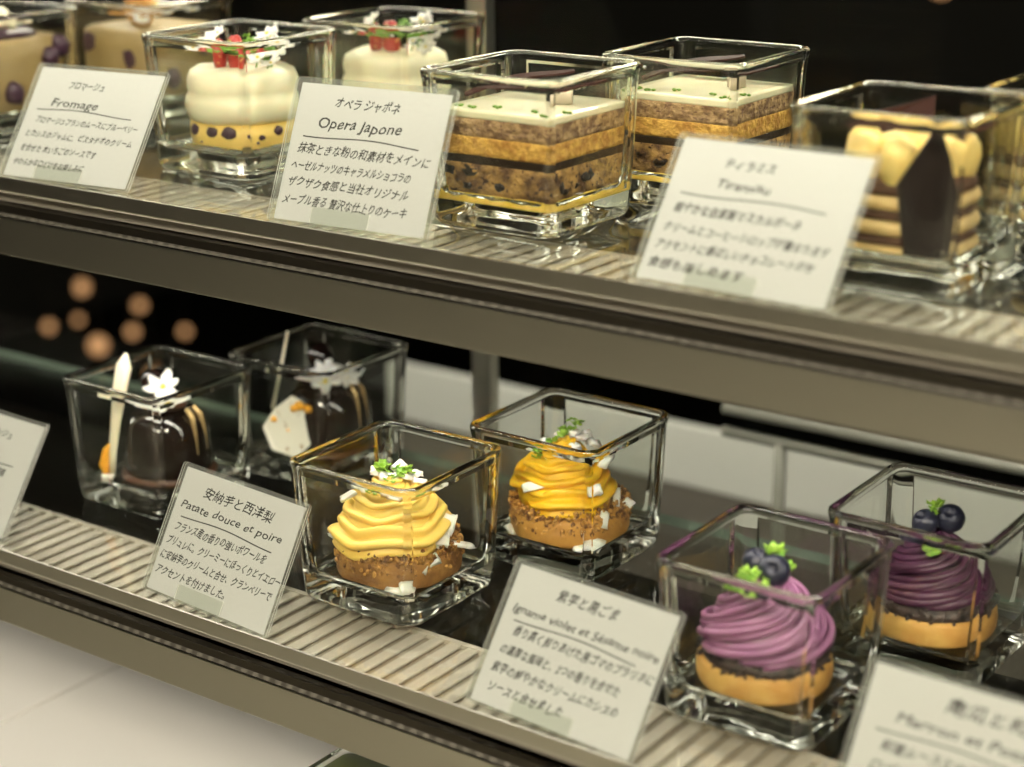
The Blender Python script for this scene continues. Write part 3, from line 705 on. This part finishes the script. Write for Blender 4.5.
tb = empty('top_light_housing', (0, 6.0, 36), 0, 'steel light housing at the top of the display case above the upper shelf', 'light')
mb = MB(); mb.box(X0, X1, -3, 26, .01, 3, bev=.1); mb.build('housing_body', M['steel_face'], tb, smooth=False)
mb = MB(); xx = -70
while xx < 76: mb.box(xx - .56, xx + .56, -2.4, -1.28, -.12, -.02); xx += 1.44
mb.build('light_dots', M['led_top'], tb, smooth=False)
mb = MB(); xx = -70
while xx < 76: mb.box(xx - .56, xx + .56, 3, 4.1, -.12, -.02); xx += 1.44
mb.build('light_dots', M['led_top'], tb, smooth=False)

wl = tb      # the work lamp is added, unseen, to brighten the staff counter
mb = MB(); mb.box(X0, X1, 26.02, 30.3, .3, 3, bev=.1); mb.build('fill_bar_body', M['steel_face'], wl, smooth=False)
mb = MB(); mb.box(-60, 70, 26.8, 29.8, .05, .28); mb.build('diffuser', M['counter_fill'], wl, smooth=False)
# white deck under the shelves, in two slabs with a seam
for k, (a, b) in enumerate(((X0, -16.5), (-16.25, X1))):
    mb = MB(); mb.box(a, b, -4, 32, -17, -15, bev=.06); o = mb.build('deck_panel', M['deck'], smooth=False)
    tag(o, ('left', 'right')[k] + ' part of the glossy white deck beneath the lower shelf, beside the seam', 'panel', 'white deck panels')

# ------------------------------------------------------------------ cups and desserts
cups = [(16.71, 12.81, H, 'square glass cup holding the left opera cake on the upper shelf'),
        (20.9, 21.28, H, 'square glass cup behind the front opera cake on the upper shelf'),
        (35.08, 13.01, H, 'square glass cup holding tiramisu behind the Tiramisu card'),
        (39.83, 21.0, H, 'square glass cup cut off by the upper right edge of the picture'),
        (-3.2, 14.75, H, 'square glass cup holding the front strawberry cream cake'),
        (-.4, 24.0, H, 'square glass cup holding the rear strawberry cream cake'),
        (-23.0, 14.6, H, 'blurred square glass cup at the top left corner of the picture'),
        (-19.4, 23.6, H, 'blurred square glass cup behind the Fromage card'),
        (12.26, 7.85, 0, 'square glass cup holding the left yellow cream tart'),
        (16.22, 16.69, 0, 'square glass cup holding the rear yellow cream tart'),
        (32.43, 7.88, 0, 'square glass cup holding the front purple yam tart'),
        (35.83, 16.6, 0, 'square glass cup holding the rear purple yam tart'),
        (-6.65, 10.57, 0, 'square glass cup holding the front chocolate dome'),
        (-2.33, 18.82, 0, 'square glass cup holding the rear chocolate dome'),
        (14.1, 2.0, -15, 'glass cup with green jelly on the white deck below the lower shelf')]
for x, y, z, l in cups: glass_cup(x, y, z, l)

opera(16.71, 12.81, H, 'front layered opera cake with ivory glaze and cocoa sheet', 11)
opera(20.9, 21.28, H, 'rear layered opera cake partly hidden by the Tiramisu card', 12)
tiramisu(35.08, 13.01, H, 'tiramisu with cream blobs and a tall dark chocolate shard behind its card', 21)
tiramisu(39.83, 21.0, H, 'tiramisu cut off by the right edge of the picture', 22)
fromage(-3.2, 14.75, H, 'white cream cake with strawberries and flowers between the two left cards', 31, 0)
fromage(-.4, 24.0, H, 'white cream cake with strawberries in the rear, above the Opera Japone card', 32, 1)
fruit_cream(-23, 14.6, H, 'blurred custard dessert with dark jam at the far upper left', 41, 0)
fruit_cream(-19.4, 23.6, H, 'blurred custard dessert topped with flowers behind the Fromage card', 42, 1)
sweet_potato(12.26, 7.85, 0, 'front tart with pale yellow cream swirl, crumble and white flakes', False, 3.4,
    [(-2.75, -.9, 3.35, .75, .5, (.4, .5, .5)), (-2.3, -.4, 5.1, .65, .3, (.2, -.4, .8)), (2.45, -.9, 3.75, .5, .8, (.9, .2, .4)), (2.15, -1.5, 3.25, .5, .6, (.8, .3, .9)), (2.95, -.9, 2.75, 1.1, .3, (.1, .3, .9)),
     (1.5, -2.35, 2.45, .8, .45, (.6, -.4, .8)), (1.15, -2.5, 2.35, .6, .4, (.9, .3, .3)), (.15, -3.1, 1.42, 1.0, .55, (.3, .15, .5)), (.5, -3.2, 1.55, .5, .5, (.7, .15, .9)), (-1.7, .3, 5.2, .5, .3, (.3, .3, 0))],
    [(-1.0, .1, 6.15), (-.5, -.3, 6.0), (.1, .25, 6.3), (.5, -.3, 6.0), (.9, .1, 6.0), (-.1, -.5, 5.95), (1.1, -.2, 5.7)],
    [(-.65, -.1, 6.2, .30, 9), (.35, -.35, 6.15, .32, 10), (-.15, -.8, 5.8, .2, 5), (-.7, -1.0, 5.35, .16, 4)], M['tart_soft'], 51, -.2)
sweet_potato(16.22, 16.69, 0, 'rear tart with deep yellow cream swirl and a green sprig', True, 4.5,
    [(-1.9, -1.9, 4.2, .8, .35, (.7, -.2, .6)), (1.15, -2.3, 4.1, .5, .4, (.9, 0, .9)), (1.8, -.5, 5.0, .35, .7, (.7, .7, .4)), (2.3, -.8, 3.1, .3, .8, (1.2, 0, .6)), (1.6, -2.5, 2.6, .35, .6, (1.2, .1, .6)), (1.1, -3.1, 1.55, .7, .7, (.3, .2, .2)), (.6, -3.15, 1.4, .8, .4, (.2, 0, .6)), (2.9, -1.2, 3.0, .4, .3, (.5, .5, 0)), (-3.0, -.9, 1.5, .5, .3, (.2, .8, 0))],
    [(-1.1, -.3, 5.9), (-.5, .2, 6.2), (.2, .1, 6.3), (.6, -.2, 6.15), (.9, .3, 6.0), (.2, -.6, 5.8), (1.2, -.1, 5.8), (-.9, -.8, 5.5)],
    [(-.2, -.2, 6.3, .24, 7), (.25, .2, 6.6, .24, 7), (-1.0, -.5, 5.9, .2, 5), (-1.5, -1.0, 5.3, .26, 6)], M['tart'], 52, -.45)
yam(32.19, 7.70, 0, 'front tart with lilac purple yam cream and blueberries', M['purple'], 2.85, 5.95, .4, 61,
    [(-.45, .35, 6.35, .6, (.2, .3, 0)), (.2, -.3, 6.2, .7, (.9, .5, 0))], [(-.8, -.5, 5.95, .34, 9), (.4, .7, 6.5, .34, 9), (-.4, -1.0, 5.8, .22, 6), (1.0, .1, 6.0, .22, 5)], 19, .62)
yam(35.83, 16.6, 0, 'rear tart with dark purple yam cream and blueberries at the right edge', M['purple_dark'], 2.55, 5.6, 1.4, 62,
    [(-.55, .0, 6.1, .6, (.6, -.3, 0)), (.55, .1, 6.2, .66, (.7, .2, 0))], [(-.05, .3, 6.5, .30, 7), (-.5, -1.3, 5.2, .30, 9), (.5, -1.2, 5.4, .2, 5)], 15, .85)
choc_dome(-6.65, 10.57, 0, 'front glazed chocolate dome with a white chocolate stick and orange peel', 0, 71)
choc_dome(-2.33, 18.82, 0, 'rear glazed chocolate dome with a pale speckled plaque leaning in front', 1, 72)
mb = MB(); mb.rings([rsq(2.8, .8, 0), rsq(3.05, .85, .2), rsq(3.22, .6, 2.5), rsq(3.33, .56, 5.5), rsq(3.28, .55, 5.72), rsq(1.5, .5, 5.76)])
o = mb.build('green_jelly', M['matcha'], loc=(14.1, 2.0, -15 + CUPZ)); tag(o, 'dark green jelly in the cup on the white deck', 'dessert')

# ------------------------------------------------------------------ rear of the case
def door(x0, x1, y, label, rail):
    t = empty('sliding_door', (x0, y, 0), 0, label, 'door', 'sliding glass doors at the back of the case')
    w = x1 - x0
    for a in (0, w - 1.0):
        mb = MB(); mb.box(a, a + 1.0, 0, .9, -14.9, 36, bev=.08); mb.build('door_stile', M['steel_face'], t, smooth=False)
    mb = MB(); mb.box(1.0, w - 1.0, .1, .8, -14.9, -12, bev=.08); mb.build('door_rail', M['steel_face'], t, smooth=False)
    mb = MB(); mb.box(1.0, w - 1.0, .35, .55, -12, 36); mb.build('glass_pane', M['pane'], t, smooth=False)
    return t
door(.9, 78, 29.3, 'right sliding glass door behind the shelves with a steel stile', 1)
door(-80, .5, 30.6, 'left sliding glass door behind the shelves with a steel stile', 1)

# staff side: white counter with grey front
t = empty('back_counter', (0, 60, -100), 0, 'blurred white edged counter standing behind the display case', 'counter')
mb = MB(); mb.box(-32, 110, 0, .8, 85.6, 90.5, bev=.1); mb.build('counter_edge', M['white_board'], t, smooth=False)
mb = MB(); mb.box(-32, 110, .85, 55, 68.5, 70, bev=.1); mb.build('counter_top', M['matt_black'], t, smooth=False)
mb = MB(); mb.box(-31, 109, .1, .84, 70, 85.5); mb.box(-31, 109, 1, 54, 0, 68.4); mb.build('counter_front', M['grey_board'], t, smooth=False)
mb = MB(); 
for k in range(2): mb.tube([(12, 0, k * 1.5), (70, 0, k * 1.5)], .35, 10)
t = empty('steel_rail', (0, 40, -1.2), 0, 'bright blurred steel rail behind the yellow and purple tarts', 'rail')
mb.build('rail_bar', M['rail'], t)
mb = MB(); mb.tube([(16, 0, -13.8), (16, 0, 0)], .4, 10); mb.tube([(60, 0, -13.8), (60, 0, 0)], .4, 10); mb.build('rail_post', M['rail'], t)
# small bulbs glowing far behind
random.seed(5)
for k, (x, y, z, s_) in enumerate(((-163, 139, -40, 1.0), (-155, 144, -43, .8), (-159, 138, -49, 1.25), (-166, 134, -46, .75), (-155, 142, -47, .8), (-148, 147, -47, .7), (-150, 141, -53, .65), (-161, 136, -44.5, .6), (-57, 233, 6, 1.6))):
    t = empty('pendant_bulb', (x, y, z), 0, 'small amber bulb glowing far behind the left of the lower shelf, one of a cluster' if k < 8 else 'amber bulb at the top edge of the picture far behind the tiramisu', 'bulb', 'amber bulbs far behind' if k < 8 else None)
    mb = MB(); mb.blob((0, 0, 0), s_ * 1.1, 3, 0); mb.build('bulb', M['bulb'], t)
    mb = MB(); mb.tube([(0, 0, s_ * 1.05), (0, 0, 190 - z)], .12, 6); mb.build('cord', M['black'], t)

# ------------------------------------------------------------------ room
def wall(name, *a, m='wallm'):
    mb = MB(); mb.box(*a); return mb.build(name, M[m], smooth=False, kind='structure')
wall('floor', -330, 330, -330, 30, -110, -100, m='floorm')
wall('floor', -330, 330, 30, 330, -110, -100, m='matt_black')
wall('ceiling', -330, 330, -330, 330, 190, 200, m='wallm')
wall('wall_back', -330, 330, 320, 330, -100, 190)
wall('wall_front', -330, 330, -330, -320, -100, 190, m='beige')
wall('wall_left', -330, -320, -320, 320, -100, 190)
wall('wall_right', 320, 330, -320, 320, -100, 190, m='beige')
for k, (x, y, w) in enumerate(((70, -250, 35), (190, -190, 35))):  # added unseen lamps: front fill, and a lit floor for the steel to reflect
    t = empty('fill_panel', (x, y, 189), 0, ('square warm fill light added unseen behind the camera', 'square warm fill light added unseen far right on the customer side')[k], 'lamp', 'added fill lights')
    mb = MB(); mb.box(-w, w, -w, w, -2, 1); mb.build('fill_frame', M['white_board'], t, smooth=False)
    mb = MB(); mb.box(-w + 2, w - 2, -w + 2, w - 2, -2.6, -2.05); mb.build('diffuser', M['lamp'], t, smooth=False)
# cabinet body that carries the case
mb = MB(); mb.box(X0, X1, -3.5, 31, -100, -17.05, bev=.1); o = mb.build('case_cabinet', M['grey_board'], smooth=False); tag(o, 'closed grey cabinet carrying the display case', 'cabinet')

# ------------------------------------------------------------------ camera, world
cam = bpy.data.cameras.new('camera'); co = bpy.data.objects.new('camera', cam); C.objects.link(co)
yaw, pit, rol = math.radians(35.97054), math.radians(17.94665), math.radians(-.52055)
fw = Vector((-math.sin(yaw) * math.cos(pit), math.cos(yaw) * math.cos(pit), -math.sin(pit)))
ri = Vector((math.cos(yaw), math.sin(yaw), 0)); up = ri.cross(fw)
r2 = ri * math.cos(rol) + up * math.sin(rol); u2 = -ri * math.sin(rol) + up * math.cos(rol)
mt = Matrix((r2, u2, -fw)).transposed().to_4x4(); mt.translation = Vector((64.62677, -54.90296, 36.89633)) * S
co.matrix_world = mt
cam.sensor_width = 36; cam.lens = 1832.587 / 1024 * 36; cam.clip_start = .02; cam.clip_end = 50
cam.dof.use_dof = True; cam.dof.focus_distance = .865; cam.dof.aperture_fstop = 4.8; cam.dof.aperture_blades = 0
sc = bpy.context.scene; sc.camera = co
w = bpy.data.worlds.new('world'); sc.world = w; w.use_nodes = True
w.node_tree.nodes['Background'].inputs[0].default_value = (.9, .8, .62, 1); w.node_tree.nodes['Background'].inputs[1].default_value = .012
sc.view_settings.view_transform = 'Standard'; sc.view_settings.look = 'None'; sc.view_settings.gamma = 1; sc.view_settings.exposure = 0.0
sc.view_settings.use_curve_mapping = False
cy = sc.cycles
cy.use_denoising = True; cy.max_bounces = 16; cy.transmission_bounces = 14; cy.glossy_bounces = 8; cy.diffuse_bounces = 4; cy.transparent_max_bounces = 24
cy.caustics_reflective = True; cy.caustics_refractive = True; cy.blur_glossy = .6; cy.sample_clamp_indirect = 6
